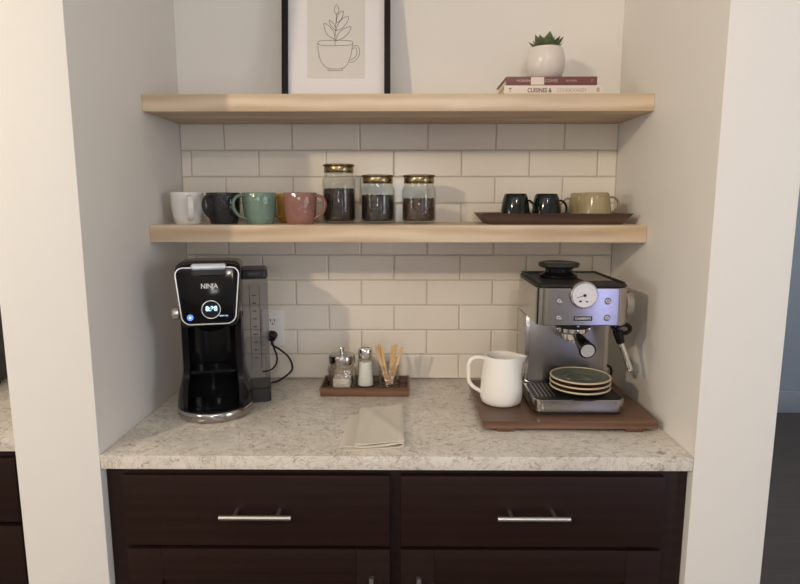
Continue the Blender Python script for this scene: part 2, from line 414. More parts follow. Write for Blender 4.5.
# ------------------------------------------------------------------ left kitchen run
nb = thing('base_cabinet', 'dark stained cabinet at the far left beyond the pillar', 'cabinet', (-1.5,-.475,0))
bm = B(); box(bm, -.9,.644,0,.475,.10,.881,.0015); box(bm, -.9,.644,.06,.47,0,.10); build('body', bm, M['espresso'], nb)
for x0, x1 in ((-.25,.625),):
    for z0, z1 in ((.695,.862),):
        bm = B(); box(bm, x0,.575,-.02,-.0005,z0,z1,.003); build('drawer', bm, M['espresso'], nb)
    bm = B(); box(bm, x0,.575,-.02,-.0005,.115,.685,.003); build('door', bm, M['espresso'], nb)
bm = B(); box(bm, -2.4,-.8545,-.50,.004,.8815,ZC,.002)
tag(build('countertop', bm, M['quartz']), 'speckled countertop at the far left beyond the pillar', 'countertop')
ov = thing('toaster_oven', 'dark countertop oven glimpsed past the left pillar', 'oven', (-1.395,-.13,ZC))
bm = B(); rbox(bm, -.22,.17,-.12,.09,.012,.25,.02,.006); build('body', bm, M['blackm'], ov)
bm = B(); box(bm, -.20,.15,-.128,-.1205,.03,.17,.002); build('door', bm, M['black'], ov)
bm = B(); tube(bm, [(-.18,-.145,.185),(.13,-.145,.185)], .006, 12, up=(0,0,1), sm=False)
for x in (-.15,.10): cyl(bm, (x,-.1205,.185), (x,-.145,.185), .004, 10)
build('handle', bm, M['chrome'], ov)
for x in (-.19,.14):
    for y in (-.09,.06):
        bm = B(); cyl(bm, (x,y,0), (x,y,.0118), .012); build('foot', bm, M['blackm'], ov)
can = thing('canister', 'small canister standing on the dark oven at the far left', 'canister', (-1.252,-.13,ZC+.2505))
bm = B(); lathe(bm, [(0,0),(.022,0),(.024,.003),(.024,.03),(.022,.032),(0,.032)], 32); build('body', bm, M['offw'], can)
bm = B(); lathe(bm, [(0,.0322),(.024,.0322),(.025,.035),(.025,.072),(.021,.075),(0,.075)], 32); build('lid', bm, M['blackm'], can)

# ------------------------------------------------------------------ wall outlet
out = thing('wall_outlet', 'white double wall outlet behind the coffee maker reservoir', 'outlet', (-.398,-.0045,1.081))
bm = B(); box(bm, -.035,.035,-.005,0,-.0575,.0575,.0025); build('cover_plate', bm, M['plateW'], out)
for z in (.021,-.021):
    bm = B(); lathe(bm, [(0,0),(.0168,0),(.0168,.0015),(0,.0015)], 32, (0,-.005,z), 'y', lambda c: (c.x, max(-.0135, min(.0135, c.y)), c.z))
    sk = build('socket', bm, M['plateW'], out)
    bm = B()
    for x in (-.0064,.0064): box(bm, x-.0011,x+.0011,-.0071,-.0064,z-.001,z+.008)
    cyl(bm, (0,-.0064,z-.0075), (0,-.0071,z-.0075), .0025, 12); build('slot', bm, M['blackm'], sk)

# ------------------------------------------------------------------ coffee maker (left)
NX, NY = -.4905, -.308
nj = thing('coffee_maker', 'tall black drip coffee maker with lit display on the left of the counter', 'coffee maker', (NX,NY,ZC), R(13))
bm = B(); lathe(bm, [(0,.001),(.094,.001),(.0965,.005),(.0985,.009),(.0985,.022),(.0965,.0255),(.094,.027),(.060,.0275),(0,.0275)], 80)
b_ = build('base', bm, M['steel'], nj)
bm = B(); lathe(bm, [(0,0),(.092,0),(.092,.003),(0,.003)], 48, (0,0,-.0002)); build('foot_ring', bm, M['blackm'], b_)
bm = B(); lathe(bm, [(0,.0278),(.0925,.0278),(.0925,.0295),(.082,.0305),(.078,.0290),(.060,.0290),(.058,.0305),(.036,.0305),(.034,.029),(0,.029)], 64); build('warming_plate', bm, M['black'], nj)
# flared C-shaped column
bm = B(); rings = []
def csec(z):
    f = max(0, min(1, (.135-z)/.105)); f = f*f*(3-2*f)
    ri = .062+.022*f; ro_x = .0785+.018*f; a0 = -18-22*f
    pts = []
    n = 26
    for k in range(n+1):
        a = R(a0+(180-2*a0)*k/n); pts.append((ri*math.cos(a), ri*math.sin(a)*(.62 if math.sin(a) > 0 else 1)))
    outp = []
    for k in range(n+1):
        a = R(180-a0-(180-2*a0)*k/n)
        ca, sa = math.cos(a), math.sin(a)
        e = .42
        x = ro_x*(abs(ca)**(e if sa > 0 else 1))*(1 if ca > 0 else -1); y = (.118*abs(sa)**e) if sa > 0 else ro_x*sa
        outp.append((x, y))
    return [bm.verts.new((x, y, z)) for x, y in pts+outp]
for z in (.0285,.04,.055,.07,.085,.10,.115,.13,.18,.258): rings.append(csec(z))
skin(bm, rings); build('column', bm, M['black'], nj, ang=50)
bm = B(); rbox(bm, -.060,.060,-.040,.030,.116,.125,.02,.002); build('cup_platform', bm, M['black'], nj)
# head
bm = B(); rings = []
def hsec(z, hw, yf, yb, r):
    out = []
    for cx, cy, a0 in ((hw-r, yb-r, 0), (-hw+r, yb-r, 90), (-hw+r*.8, yf+r*.8, 180), (hw-r*.8, yf+r*.8, 270)):
        q = r if a0 < 180 else r*.8
        for k in range(9):
            a = R(a0+90*k/8); out.append(bm.verts.new((cx+q*math.cos(a), cy+q*math.sin(a), z)))
    return out
for z, hw, yf, yb in ((.243,.060,-.048,.112),(.2475,.0665,-.064,.116),(.257,.0695,-.0675,.118),(.31,.0760,-.065,.118),(.37,.0805,-.062,.118),(.393,.0805,-.058,.116),(.402,.078,-.050,.112),(.4075,.071,-.036,.100),(.4095,.058,-.018,.085)):
    rings.append(hsec(z, hw, yf, yb, .026))
skin(bm, rings); hd = build('head', bm, M['black'], nj, ang=60)
# front panel and its silver outline
def panel_pts(ins=0, y_off=0):
    P = []
    zb, zt = .2565+ins, .3985-ins
    def hw(z): return (.0635+(z-.2565)/.142*.0140)-ins
    r = .020-ins*.6
    for cx, cz, a0 in ((1, zt-r, 0), (-1, zt-r, 90), (-1, zb+r, 180), (1, zb+r, 270)):
        for k in range(9):
            a = R(a0+90*k/8); z = cz+r*math.sin(a); x = cx*(hw(z)-r)+r*math.cos(a)
            y = -.0700+(z-.246)*.035+y_off; P.append(Vector((x, y, z)))
    return P
bm = B()
f0 = [bm.verts.new(p) for p in panel_pts(0, .012)]; f1 = [bm.verts.new(p) for p in panel_pts(0, -.001)]; f2 = [bm.verts.new(p) for p in panel_pts(.002, -.0025)]
skin(bm, [f0, f1, f2]); build('front_panel', bm, M['black'], nj)
bm = B(); P = panel_pts(-.0005, -.0015); P = P+[P[0], P[1]]
rr = [[bm.verts.new(p+Vector((q.x, 0, 0))*0+Vector((n.x*a, b, n.z*a))) for a, b in ((.0014,-.0012),(.0014,.0012),(-.0014,.0012),(-.0014,-.0012))]
      for p, q, n in [(P[i], P[i], ((P[(i+1) % 36]-P[i-1 if i else 35]).cross(Vector((0,1,0)))).normalized()) for i in range(36)]]
skin(bm, rr+[rr[0]], False, False); build('silver_outline', bm, M['trim'], nj)
yp = lambda z: -.0738+(z-.246)*.035
bm = B(); rbox(bm, -.038,.047,-.078,-.052,.394,.4085,.006,.004,6); lv = build('lid_handle', bm, M['blue_refl'], nj)
bm = B(); rbox(bm, -.036,.045,-.0725,-.060,.380,.3932,.003,.001,4); build('handle_recess', bm, M['dgrey'], nj)
text('logo', 'NINJA', .0175, M['print'], nj, (.004, yp(.352)+.0002, .352), ext=.0003, sx=.86, bold=.0003)
bm = B(); cyl(bm, (0.007, yp(.293)+.003, .293), (0.007, yp(.293)-.0008, .293), .0225, 48); ds = build('display', bm, M['screen'], nj)
bm = B(); n = 48
tube(bm, [(0.006+.0225*math.cos(2*PI*k/n), yp(.293)-.001, 0.293+.0225*math.sin(2*PI*k/n)) for k in range(n+1)], .0010, 8, up=(0,1,0), sm=False); build('dial_ring', bm, M['trim'], ds)
text('digits', '8:38', .0165, M['led'], ds, (0.007, yp(.295)-.0011, .295), ext=.0002, bold=.0006)
bm = B(); cyl(bm, (-.045, yp(.274)+.003, .274), (-.045, yp(.274)-.0008, .274), .0078, 32); pb = build('power_button', bm, M['ledb'], nj)
bm = B(); cyl(bm, (-.045, yp(.274)-.0002, .274), (-.045, yp(.274)-.0012, .274), .0028, 24); build('button_light', bm, M['led'], pb)
text('panel_lettering', 'BREW ON', .0045, M['led'], nj, (.036, yp(.276), .276), ext=.0003)
bm = B(); lathe(bm, [(0,0),(.0135,0),(.0165,.003),(.0172,.006),(.0172,.018),(.015,.022),(0,.022)], 40, (-.0775,.010,.272), 'x', lambda c: (c.x, c.y, -c.z)); build('side_knob', bm, M['steelH'], nj)
# brew outlet under the head
bm = B(); lathe(bm, [(0,.230),(.026,.230),(.034,.236),(.040,.244),(0,.244)], 40, (0,-.012,0)); build('brew_outlet', bm, M['black'], nj)
# reservoir
rx, ry = .110, .104
bm = B(); rbox(bm, rx-.036,rx+.036,ry-.055,ry+.055,.040,.352,.012,.002); rs = build('reservoir', bm, M['smoke'], nj)
bm = B(); rbox(bm, rx-.033,rx+.033,ry-.052,ry+.052,.043,.168,.010,.001); build('water', bm, M['water'], rs)
bm = B(); rbox(bm, rx-.037,rx+.037,ry-.058,ry+.058,.3525,.378,.012,.005); box(bm, rx-.018,rx+.018,ry-.0605,ry-.057,.357,.370,.001); build('reservoir_lid', bm, M['dgrey'], rs)
bm = B(); box(bm, rx-.014,rx-.0125,ry-.0570,ry-.0552,.10,.335)
box(bm, rx+.0125,rx+.014,ry-.0570,ry-.0552,.10,.335)
for k in range(9): box(bm, rx-.006,rx+.004,ry-.0565,ry-.0555,.13+k*.022,.1325+k*.022)
build('level_marks', bm, M['dgrey'], rs)
bm = B(); rbox(bm, rx-.0365,rx+.0365,ry-.056,ry+.056,0,.0395,.012,.002); box(bm, .060,rx-.03,ry-.045,ry+.0,.002,.034); build('reservoir_dock', bm, M['dgrey'], nj)
# power cord of the coffee maker
bm = B()
inv = Matrix.Rotation(R(-13), 4, 'Z') @ Matrix.Translation((-NX,-NY,-ZC))
pl = [inv @ Vector(p) for p in ((-.398,-.034,1.046),(-.392,-.050,1.035),(-.368,-.055,1.022),(-.340,-.055,.995),(-.332,-.055,.958),(-.365,-.058,.928),(-.392,-.062,.918),(-.42,-.064,.9175))]
tube(bm, pl, .0032, 10, up=(0,1,0)); cordo = build('power_cord', bm, M['cable'], nj)
bm = B()
pl = [inv @ Vector(p) for p in ((-.396,-.034,1.042),(-.388,-.045,1.022),(-.380,-.045,.998),(-.384,-.046,.972),(-.40,-.05,.955),(-.425,-.053,.95))]
tube(bm, pl, .0028, 10, up=(0,1,0)); build('power_cord', bm, M['cable'], nj)
bm = B(); cyl(bm, inv @ Vector((-.398,-.0122,1.060)), inv @ Vector((-.398,-.036,1.052)), .0155, 28, .0125, .002); build('plug', bm, M['cable'], cordo)

# ------------------------------------------------------------------ art print
fr_t = .020
art = thing('framed_picture', 'black framed line drawing of a leafy sprig in a cup on the upper shelf', 'picture', (-.178,-.078,Z1))
art.rotation_euler = (R(-8.0),0,0)
FW, FH = .1556, .405
bm = B()
box(bm, -FW,-FW+.0172,-.012,.010,0,FH,.001); box(bm, FW-.0172,FW,-.012,.010,0,FH,.001)
box(bm, -FW+.0172,FW-.0172,-.012,.010,0,.0172,.001); box(bm, -FW+.0172,FW-.0172,-.012,.010,FH-.0172,FH,.001)
build('frame', bm, M['frame'], art)
bm = B(); box(bm, -FW+.017,FW-.017,.0,.006,.017,FH-.017); build('mat_board', bm, M['matb'], art)
K = .002905   # metres per pixel at the picture
def ap(u, v): return ((u-336.9)*K, (94.6-v)*K+.029)
ax0, az0 = ap(308.3, 78); ax1, az1 = ap(365, 1.5)
bm = B(); box(bm, ax0,ax1,-.0012,-.0002,az0,az1); pr = build('print', bm, M['paper'], art)
def c6(x, y): return ap(310+x/6.87, y/6.87)
strokes = [
 [(58,300),(66,380),(92,440),(135,472),(225,472),(262,440),(285,380),(297,300)],
 [(58,300),(75,286),(180,281),(280,286),(297,300),(275,314),(180,319),(80,314),(58,300)],
 [(130,474),(134,486),(220,486),(226,474)],
 [(298,322),(325,318),(344,350),(335,395),(305,425),(274,432)],
 [(293,340),(315,332),(326,355),(318,390),(298,408),(280,414)],
 [(177,318),(176,270),(180,210),(183,150),(186,108)],
 [(186,108),(172,85),(176,55),(186,42),(198,58),(202,85),(186,108)],
 [(184,165),(192,120),(212,92),(233,85),(228,120),(208,152),(184,165)],
 [(183,218),(196,175),(228,135),(268,122),(258,160),(225,200),(183,218)],
 [(180,288),(196,240),(235,205),(284,190),(270,230),(232,265),(180,288)],
 [(181,218),(150,185),(136,145),(160,160),(178,190),(181,218)],
 [(178,276),(130,250),(108,210),(102,166),(138,188),(168,228),(178,276)]]
bm = B()
for st in strokes:
    tube(bm, [(c6(*p)[0], -.0014, c6(*p)[1]) for p in st], .00062, 6, up=(0,1,0), n=6)
build('line_drawing', bm, M['ink'], pr)

# ------------------------------------------------------------------ books and plant
def book(z, x0, x1, y0, y1, t, m, label):
    b = thing('hardcover_book', label, 'book', ((x0+x1)/2, (y0+y1)/2, z), 0, 'books under the plant')
    hx, hy = (x1-x0)/2, (y1-y0)/2
    bm = B(); box(bm, -hx,hx,-hy,-hy+.003,0,t,.0008); box(bm, -hx,hx,-hy+.003,hy,0,.0025); box(bm, -hx,hx,-hy+.003,hy,t-.0025,t)
    build('cover', bm, m, b)
    bm = B(); box(bm, -hx+.004,hx-.004,-hy+.0035,hy-.004,.0028,t-.0028); build('pages', bm, M['pages'], b)
    return b, hx, hy
b, hx, hy = book(Z1+.0003, .284, .548, -.20, -.02, .0300, M['whitebook'], 'white-spined hardcover book at the bottom of the stack on the upper shelf')
cv = b.children[0]
text('spine_title', 'CUISINES &', .016, M['ink'], cv, (-hx+.062,-hy-.0001,.017), ext=.0003, align='LEFT', sx=.8, bold=.0002).parent = cv
for ch_x, s in ((.105, 'COOKBOOKERY'),):
    text('spine_title', s, .013, mat('grey_ink', srgb(176,162,150), .7), cv, (-hx+ch_x+.035,-hy-.0001,.017), ext=.0003, align='LEFT', sx=.8)
text('spine_emblem', 'T', .015, M['ink'], cv, (-hx+.016,-hy-.0001,.017), ext=.0003); text('spine_emblem', '0', .015, M['ink'], cv, (hx-.014,-hy-.0001,.018), ext=.0003)
b, hx, hy = book(Z1+.0306, .289, .531, -.198, -.03, .0225, M['redbook'], 'maroon hardcover book directly under the plant pot')
cv = b.children[0]; pk = mat('pale_pink_ink', srgb(206,176,166), .6)
text('spine_title', 'MORNINGS', .009, pk, cv, (-hx+.028,-hy-.0001,.0115), ext=.0003, align='LEFT')
text('spine_title', 'COFFEE', .010, pk, cv, (-hx+.103,-hy-.0001,.0115), ext=.0003, align='LEFT')
text('spine_author', 'AUTHOR', .007, pk, cv, (.052,-hy-.0001,.0115), ext=.0003); text('spine_emblem', 'f', .012, pk, cv, (hx-.014,-hy-.0001,.0115), ext=.0003)
bm = B(); box(bm, -hx+.066,-hx+.101,-hy-.0006,-hy-.0001,.0015,.021); build('spine_label', bm, M['whitebook'], cv)

sc_ = thing('potted_succulent', 'green pointed succulent in a round white pot on top of the books', 'plant', (.408,-.125,Z1+.0533))
bm = B(); lathe(bm, [(0,0),(.030,0),(.038,.003),(.047,.016),(.0535,.038),(.0535,.056),(.050,.074),(.0455,.087),(.0435,.088),(.042,.086),(.045,.074),(.046,.066),(0,.066)], 64); build('pot', bm, M['potw'], sc_)
bm = B(); lathe(bm, [(0,.078),(.040,.077),(.043,.075),(0,.067)], 32); build('soil', bm, M['soil'], sc_)
bm = B()
def leaf(bm, az, tilt, L, wd, z0, r0):
    n = 9; rings = []
    ca, sa = math.cos(az), math.sin(az)
    for i in range(n+1):
        t = i/n; ww = wd*(math.sin(PI*min(1, t*.72+.18))**.9)*(1-t**5)+.0003; th = ww*.28*(1-.3*t)+.0002
        tl = tilt+.35*t
        rad = r0+L*t*math.cos(tilt+.15*t); z = z0+L*t*math.sin(tl)
        ring = []
        for k in range(8):
            a = 2*PI*k/8; s = ww*math.cos(a); h = th*math.sin(a)+abs(s)**1.6*1.2
            px = rad*ca-s*sa-h*math.sin(tl)*ca; py = rad*sa+s*ca-h*math.sin(tl)*sa
            ring.append(bm.verts.new((px, py, z+h*math.cos(tl))))
        rings.append(ring)
    skin(bm, rings)
for lay, (cnt, tilt, L, wd, z0, r0) in enumerate(((8,.26,.046,.0150,.082,.008),(6,.55,.046,.0165,.083,.006),(5,.90,.043,.0155,.084,.004),(3,1.3,.036,.011,.084,.002))):
    for k in range(cnt): leaf(bm, 2*PI*(k+lay*.43)/cnt+random.uniform(-.1,.1), tilt+random.uniform(-.06,.06), L*random.uniform(.92,1.08), wd, z0, r0)
build('foliage', bm, M['leaf'], sc_, ang=70)

# ------------------------------------------------------------------ mugs on the lower shelf
def mug(name, label, cat, x, y, z, rt, rb, h, m, haz, hprof, group, inv=False, hr=(.0046,.0080)):
    t = thing(name, label, cat, (x,y,z), 0, group)
    th = .0035
    if not inv: prof = [(0,.002),(rb-.008,.002),(rb-.006,0),(rb-.002,0),(rb,.003),(rb+(rt-rb)*.45,h*.22),(rb+(rt-rb)*.80,h*.5),(rt-.0005,h*.8),(rt,h-.002),(rt-.0015,h),(rt-th,h-.0015),(rt-th-.0005,h*.8),(rb+(rt-rb)*.8-th,h*.5),(rb+(rt-rb)*.45-th,h*.22),(rb-th-.002,.010),(0,.008)]
    else: # standing upside down: rim below, foot above
        prof = [(rt-th,0),(rt-.0012,0),(rt,.0015),(rt,h*.18),(rt-(rt-rb)*.22,h*.5),(rt-(rt-rb)*.62,h*.82),(rb+.001,h-.004),(rb-.002,h),(rb-.007,h),(rb-.008,h-.002),(0,h-.002),(0,h-.008),(rb-.006,h-.010),(rt-(rt-rb)*.62-th,h*.80),(rt-(rt-rb)*.22-th,h*.5),(rt-th,h*.18),(rt-th,0)]
    bm = B(); lathe(bm, prof, 64); build('cup_body', bm, m, t, ang=50)
    bm = B(); ca, sa = math.cos(haz), math.sin(haz)
    tube(bm, [(r*ca, r*sa, zz) for r, zz in hprof], hr[0], 12, ry=hr[1], up=(-sa, ca, 0), n=8)
    build('handle', bm, m, t); return t
G = 'mugs along the left of the lower shelf'
hp = lambda rt, h: [(rt-.005,h*.86),(rt+.010,h*.90),(rt+.024,h*.80),(rt+.029,h*.60),(rt+.022,h*.38),(rt+.006,h*.22),(rt-.012,h*.16)]
zz = Z2+.0002
MY = -.165
mug('coffee_mug', 'plain white mug, leftmost on the lower shelf, handle facing forward', 'mug', -.592,MY,zz,.0445,.0355,.088,M['white'],R(-62),[(.037,.072),(.052,.076),(.062,.066),(.064,.046),(.058,.026),(.046,.016),(.034,.018)],G, hr=(.0048,.0085))
mug('coffee_mug', 'charcoal black glazed mug between the white and the green mug', 'mug', -.494,-.150,zz,.0475,.0375,.087,M['gblack'],R(240),hp(.0425,.087),G)
mug('coffee_mug', 'sage green glazed mug with handle pointing left', 'mug', -.389,MY,zz,.0475,.0375,.087,M['ggreen'],R(212),hp(.0455,.087),G)
mug('coffee_mug', 'mustard yellow mug half hidden behind the pink mug', 'mug', -.316,-.063,zz,.0475,.0375,.086,M['gyell'],R(222),hp(.0425,.087),G)
mug('coffee_mug', 'dusty pink glazed mug with handle pointing right', 'mug', -.2745,MY,zz,.0475,.0375,.087,M['gpink'],R(-10),hp(.0445,.087),G)

# ------------------------------------------------------------------ coffee jars
def jar(x, y, h, r, fill, m, label, nm):
    t = thing('coffee_jar', label, 'jar', (x,y,zz), 0, 'glass coffee jars on the lower shelf')
    hn = h-.030
    bm = B(); lathe(bm, [(0,.001),(r-.008,.001),(r-.002,.003),(r,.010),(r,hn-.012),(r-.002,hn-.005),(r-.006,hn),(r-.006,hn+.006),(r-.009,hn+.006),(r-.009,hn-.001),(r-.0045,hn-.007),(r-.0025,hn-.014),(r-.0025,.012),(r-.006,.007),(0,.006)], 64)
    build('glass_body', bm, M['glass'], t)
    bm = B(); n = 56; rr = r-.0032; prof = [(0,.0075),(rr-.004,.0075),(rr,.013),(rr,fill-.004)]
    for k in range(8): prof.append((rr*(1-(k+.3)/8), fill+.001))
    prof.append((0, fill+.003)); lathe(bm, prof, n)
    for v in bm.verts:
        if v.co.z > fill-.006: v.co.z += (.0022 if nm == 'ground_coffee' else .0045)*(math.sin(v.co.x*260+x*9)*math.cos(v.co.y*230)+random.uniform(-.5,.5))
    o = build(nm, bm, m, t); o['kind'] = 'stuff'
    bm = B(); lathe(bm, [(0,hn+.0065),(r-.0065,hn+.0065),(r-.0055,hn+.008),(r-.0055,hn+.023),(r-.0065,hn+.0245),(0,hn+.0245)], 64); ld = build('lid', bm, M['brass'], t)
    bm = B(); lathe(bm, [(0,hn+.0247),(r-.0035,hn+.0247),(r-.0025,hn+.026),(r-.0025,hn+.0288),(r-.004,hn+.030),(0,hn+.0302)], 64); build('lid_top', bm, M['lidtop'], ld)
JY = -.116
jar(-.1695,JY,.167,.0475,.097,M['beans1'],'tallest glass jar of dark coffee with a brass lid, left of the three','ground_coffee')
jar(-.0585,JY,.137,.0490,.077,M['beans2'],'middle short glass jar of dark coffee beans with a brass lid','coffee_beans')
jar(.0605,JY,.137,.0490,.067,M['beans3'],'short glass jar of brown coffee beans, right of the three','coffee_beans')

# ------------------------------------------------------------------ tray with upturned cups
def tray(name, label, loc, hx, hy, h, flare, m, th=.005, fy=None):
    fy = flare if fy is None else fy
    bm = B()
    def rg(a, b, z): return [bm.verts.new(v) for v in ((-a,-b,z),(a,-b,z),(a,b,z),(-a,b,z))]
    rings = [rg(hx-flare,hy-fy,0), rg(hx,hy,h-.001), rg(hx-.001,hy-.001,h), rg(hx-th,hy-th,h), rg(hx-flare-th,hy-fy-th,th)]
    skin(bm, rings); o = build(name, bm, m, smooth=False); o.location = loc
    return tag(o, label, 'tray')
tray('wooden_tray', 'long dark wooden tray with sloping sides on the lower shelf', (.434,-.122,zz), .2045,.101,.030,.026,M['walnutd'], .006, .010)
cz = zz+.0063
hq = [(.034,.066),(.050,.066),(.062,.052),(.064,.034),(.056,.016),(.040,.010)]
hp2 = [(.034,.058),(.046,.058),(.057,.048),(.061,.032),(.056,.016),(.0385,.010)]
CG = 'upturned cups on the long tray'
mug('espresso_cup', 'small black upturned cup at the left of the long tray', 'cup', .335,-.135,cz,.0420,.031,.078,M['gdk'],R(-42),hp2,CG,True,(.003,.0045))
mug('espresso_cup', 'small black upturned cup between the other black one and the khaki pair', 'cup', .424,-.130,cz,.0420,.031,.078,M['gdk'],R(8),hp2,CG,True,(.003,.0045))
mug('espresso_cup', 'khaki upturned cup at the right end of the long tray, handle right', 'cup', .554,-.157,cz,.0450,.036,.081,M['gtan'],R(8),[(.038,.066),(.052,.068),(.066,.060),(.070,.045),(.062,.031),(.044,.024)],CG,True,(.003,.0045))
mug('espresso_cup', 'khaki upturned cup standing half behind the other khaki one, handle left', 'cup', .541,-.074,cz,.0375,.0315,.081,M['gtan'],R(184),[(.034,.064),(.046,.064),(.060,.050),(.064,.032),(.056,.014),(.038,.008)],CG,True,(.003,.0045))

# ------------------------------------------------------------------ small tray on the counter
tray('wooden_tray', 'small walnut tray on the counter holding the sugar jars', (-.097,-.1205,ZC+.0003), .1315,.066,.0255,.003,M['walnut'], .006)
tz = ZC+.0066
sj = thing('sugar_jar', 'round glass sugar jar with a domed steel lid and knob', 'jar', (-.168,-.122,tz))
r = .0440
bm = B(); lathe(bm, [(0,.001),(r-.006,.001),(r-.001,.004),(r,.010),(r,.060),(r-.002,.066),(r-.009,.072),(r-.009,.078),(r-.012,.078),(r-.012,.071),(r-.005,.064),(r-.003,.058),(r-.003,.012),(r-.006,.008),(0,.007)], 12)
build('glass_body', bm, M['glassp'], sj, ang=20)
bm = B(); rbox(bm, -.026,.026,-.024,.022,.0078,.034,.006,.002); o = build('sugar', bm, M['sugar'], sj); o['kind'] = 'stuff'
bm = B(); lathe(bm, [(0,.0785),(.0385,.0785),(.0395,.081),(.0395,.102),(.038,.1045),(.030,.1055),(0,.106)], 56); ld = build('lid', bm, M['steel'], sj)
bm = B(); lathe(bm, [(0,.1062),(.006,.1062),(.0055,.110),(.0075,.121),(.0085,.124),(.0075,.127),(0,.1275)], 32); build('knob', bm, M['chrome'], ld)
sh = thing('sugar_shaker', 'tapered glass shaker of white sugar with a steel cap', 'shaker', (-.0985,-.112,tz))
bm = B(); lathe(bm, [(0,.001),(.024,.001),(.0265,.004),(.0265,.018),(.0205,.085),(.0205,.092),(.0185,.092),(.0185,.085),(.0242,.018),(.0242,.009),(0,.008)], 48); build('glass_body', bm, M['glass'], sh)
bm = B(); lathe(bm, [(0,.0088),(.0235,.0088),(.0238,.018),(.0185,.080),(0,.082)], 40); o = build('sugar', bm, M['sugar'], sh); o['kind'] = 'stuff'
bm = B(); lathe(bm, [(0,.0925),(.0215,.0925),(.0222,.094),(.0222,.117),(.0210,.120),(.0180,.1205),(.017,.119),(0,.119)], 48); build('cap', bm, M['chrome'], sh)
cu = thing('stirrer_glass', 'patterned glass tumbler holding the wooden stirrers', 'glass', (-.027,-.124,tz))
r = .0335
bm = B(); lathe(bm, [(0,.001),(r-.005,.001),(r-.001,.004),(r,.012),(r,.030),(r-.003,.045),(r-.003,.074),(r-.005,.075),(r-.006,.074),(r-.006,.046),(r-.004,.030),(r-.004,.014),(0,.012)], 48); build('glass_body', bm, M['glassp'], cu)
lb = ['wooden stirrer leaning furthest left in the patterned glass','wooden stirrer second from the left in the patterned glass','upright wooden stirrer in the middle of the patterned glass','wooden stirrer leaning furthest right in the patterned glass','wooden stirrer behind the furthest left one in the patterned glass','wooden stirrer behind the middle one in the patterned glass']
for k, (x, y, tx, ty, L, wd) in enumerate(((-.006,-.006,-.038,-.004,.131,.0052),(-.002,-.012,-.022,-.016,.133,.0036),(.003,-.008,.012,-.016,.135,.0056),(.008,-.004,.040,-.004,.130,.0044),(-.006,.006,-.030,.014,.134,.0050),(.004,.008,.020,.018,.131,.0054))):
    bm = B(); z0, z1 = .0135, L
    a = Vector((x*.6, y*.6, z0)); b = Vector((tx, ty, z1)); d = (b-a).normalized(); s = Vector((1,.35*(-1)**k,0)); s = (s-d*s.dot(d)).normalized(); q = d.cross(s)
    rings = []
    for t, f in ((0,.6),(.03,1),(.97,1),(1,.6)):
        p = a+(b-a)*t; rings.append([bm.verts.new(p+s*wd*f*i+q*.0008*j) for i, j in ((-1,-1),(1,-1),(1,1),(-1,1))])
    skin(bm, rings); o = build('wooden_stirrer', bm, M['bare'], smooth=False); o.location = (-.027,-.124,tz)
    tag(o, lb[k], 'stirrer', 'stirrers in the patterned glass')

# ------------------------------------------------------------------ folded towel
bm = B()
def sheet(bm, prof, y0f, y0b, x0f, x0b, wav, nt=26, th=.0013):
    """prof: list of (x, z) cross-section; swept front to back"""
    top, bot = [], []
    P = smoothpath([(a, 0, b) for a, b in prof], 5)
    for j in range(nt+1):
        t = j/nt; ra, rb = [], []
        for i, p in enumerate(P):
            d = (P[min(i+1, len(P)-1)]-P[max(i-1, 0)]).normalized(); nrm = Vector((-d.z, 0, d.x))
            s = i/(len(P)-1)
            y = (y0f(p.x)*(1-t)+y0b(p.x)*t)
            base = Vector((p.x+x0f*(1-t)+x0b*t, y, p.z+wav(p.x, t, p.z)))
            ra.append(bm.verts.new(base+nrm*th)); rb.append(bm.verts.new(base-nrm*th))
        top.append(ra); bot.append(rb)
    m = len(P)
    for j in range(nt):
        for i in range(m-1):
            bm.faces.new((top[j][i], top[j][i+1], top[j+1][i+1], top[j+1][i])); bm.faces.new((bot[j][i], bot[j+1][i], bot[j+1][i+1], bot[j][i+1]))
        bm.faces.new((top[j][0], top[j+1][0], bot[j+1][0], bot[j][0])); bm.faces.new((top[j][-1], bot[j][-1], bot[j+1][-1], top[j+1][-1]))
    for rt_, rb_ in ((top[0], bot[0]), (top[-1], bot[-1])):
        for i in range(m-1): bm.faces.new((rt_[i], rb_[i], rb_[i+1], rt_[i+1]))
def wv(x, t, z): return (0 if z < .004 else 1)*(.0035*math.exp(-((x+.085-.11*(1-t))/.010)**2)+.0030*math.exp(-((x+.10-.05*t)/.012)**2)+.0014*math.sin(38*x+6*t)+.0014)
sheet(bm, [(-.118,.0018),(-.06,.0018),(0,.0018),(.012,.0020),(.0175,.0055),(.012,.0100),(0,.0090),(-.05,.0070),(-.094,.0062)],
      lambda x: -.545-.02*((.02-x)/.12), lambda x: -.300-.035*((.02-x)/.12), 0, -.006, wv)
# second layer, peeking out on the left
sheet(bm, [(-.131,.0012+.0006),(-.118,.0048),(-.105,.0050),(-.085,.0048),(-.06,.0050)], lambda x: -.552, lambda x: -.345+.2*max(0,-.115-x), 0, .004, lambda x,t,z: .0004*math.sin(30*t), 20, .0011)
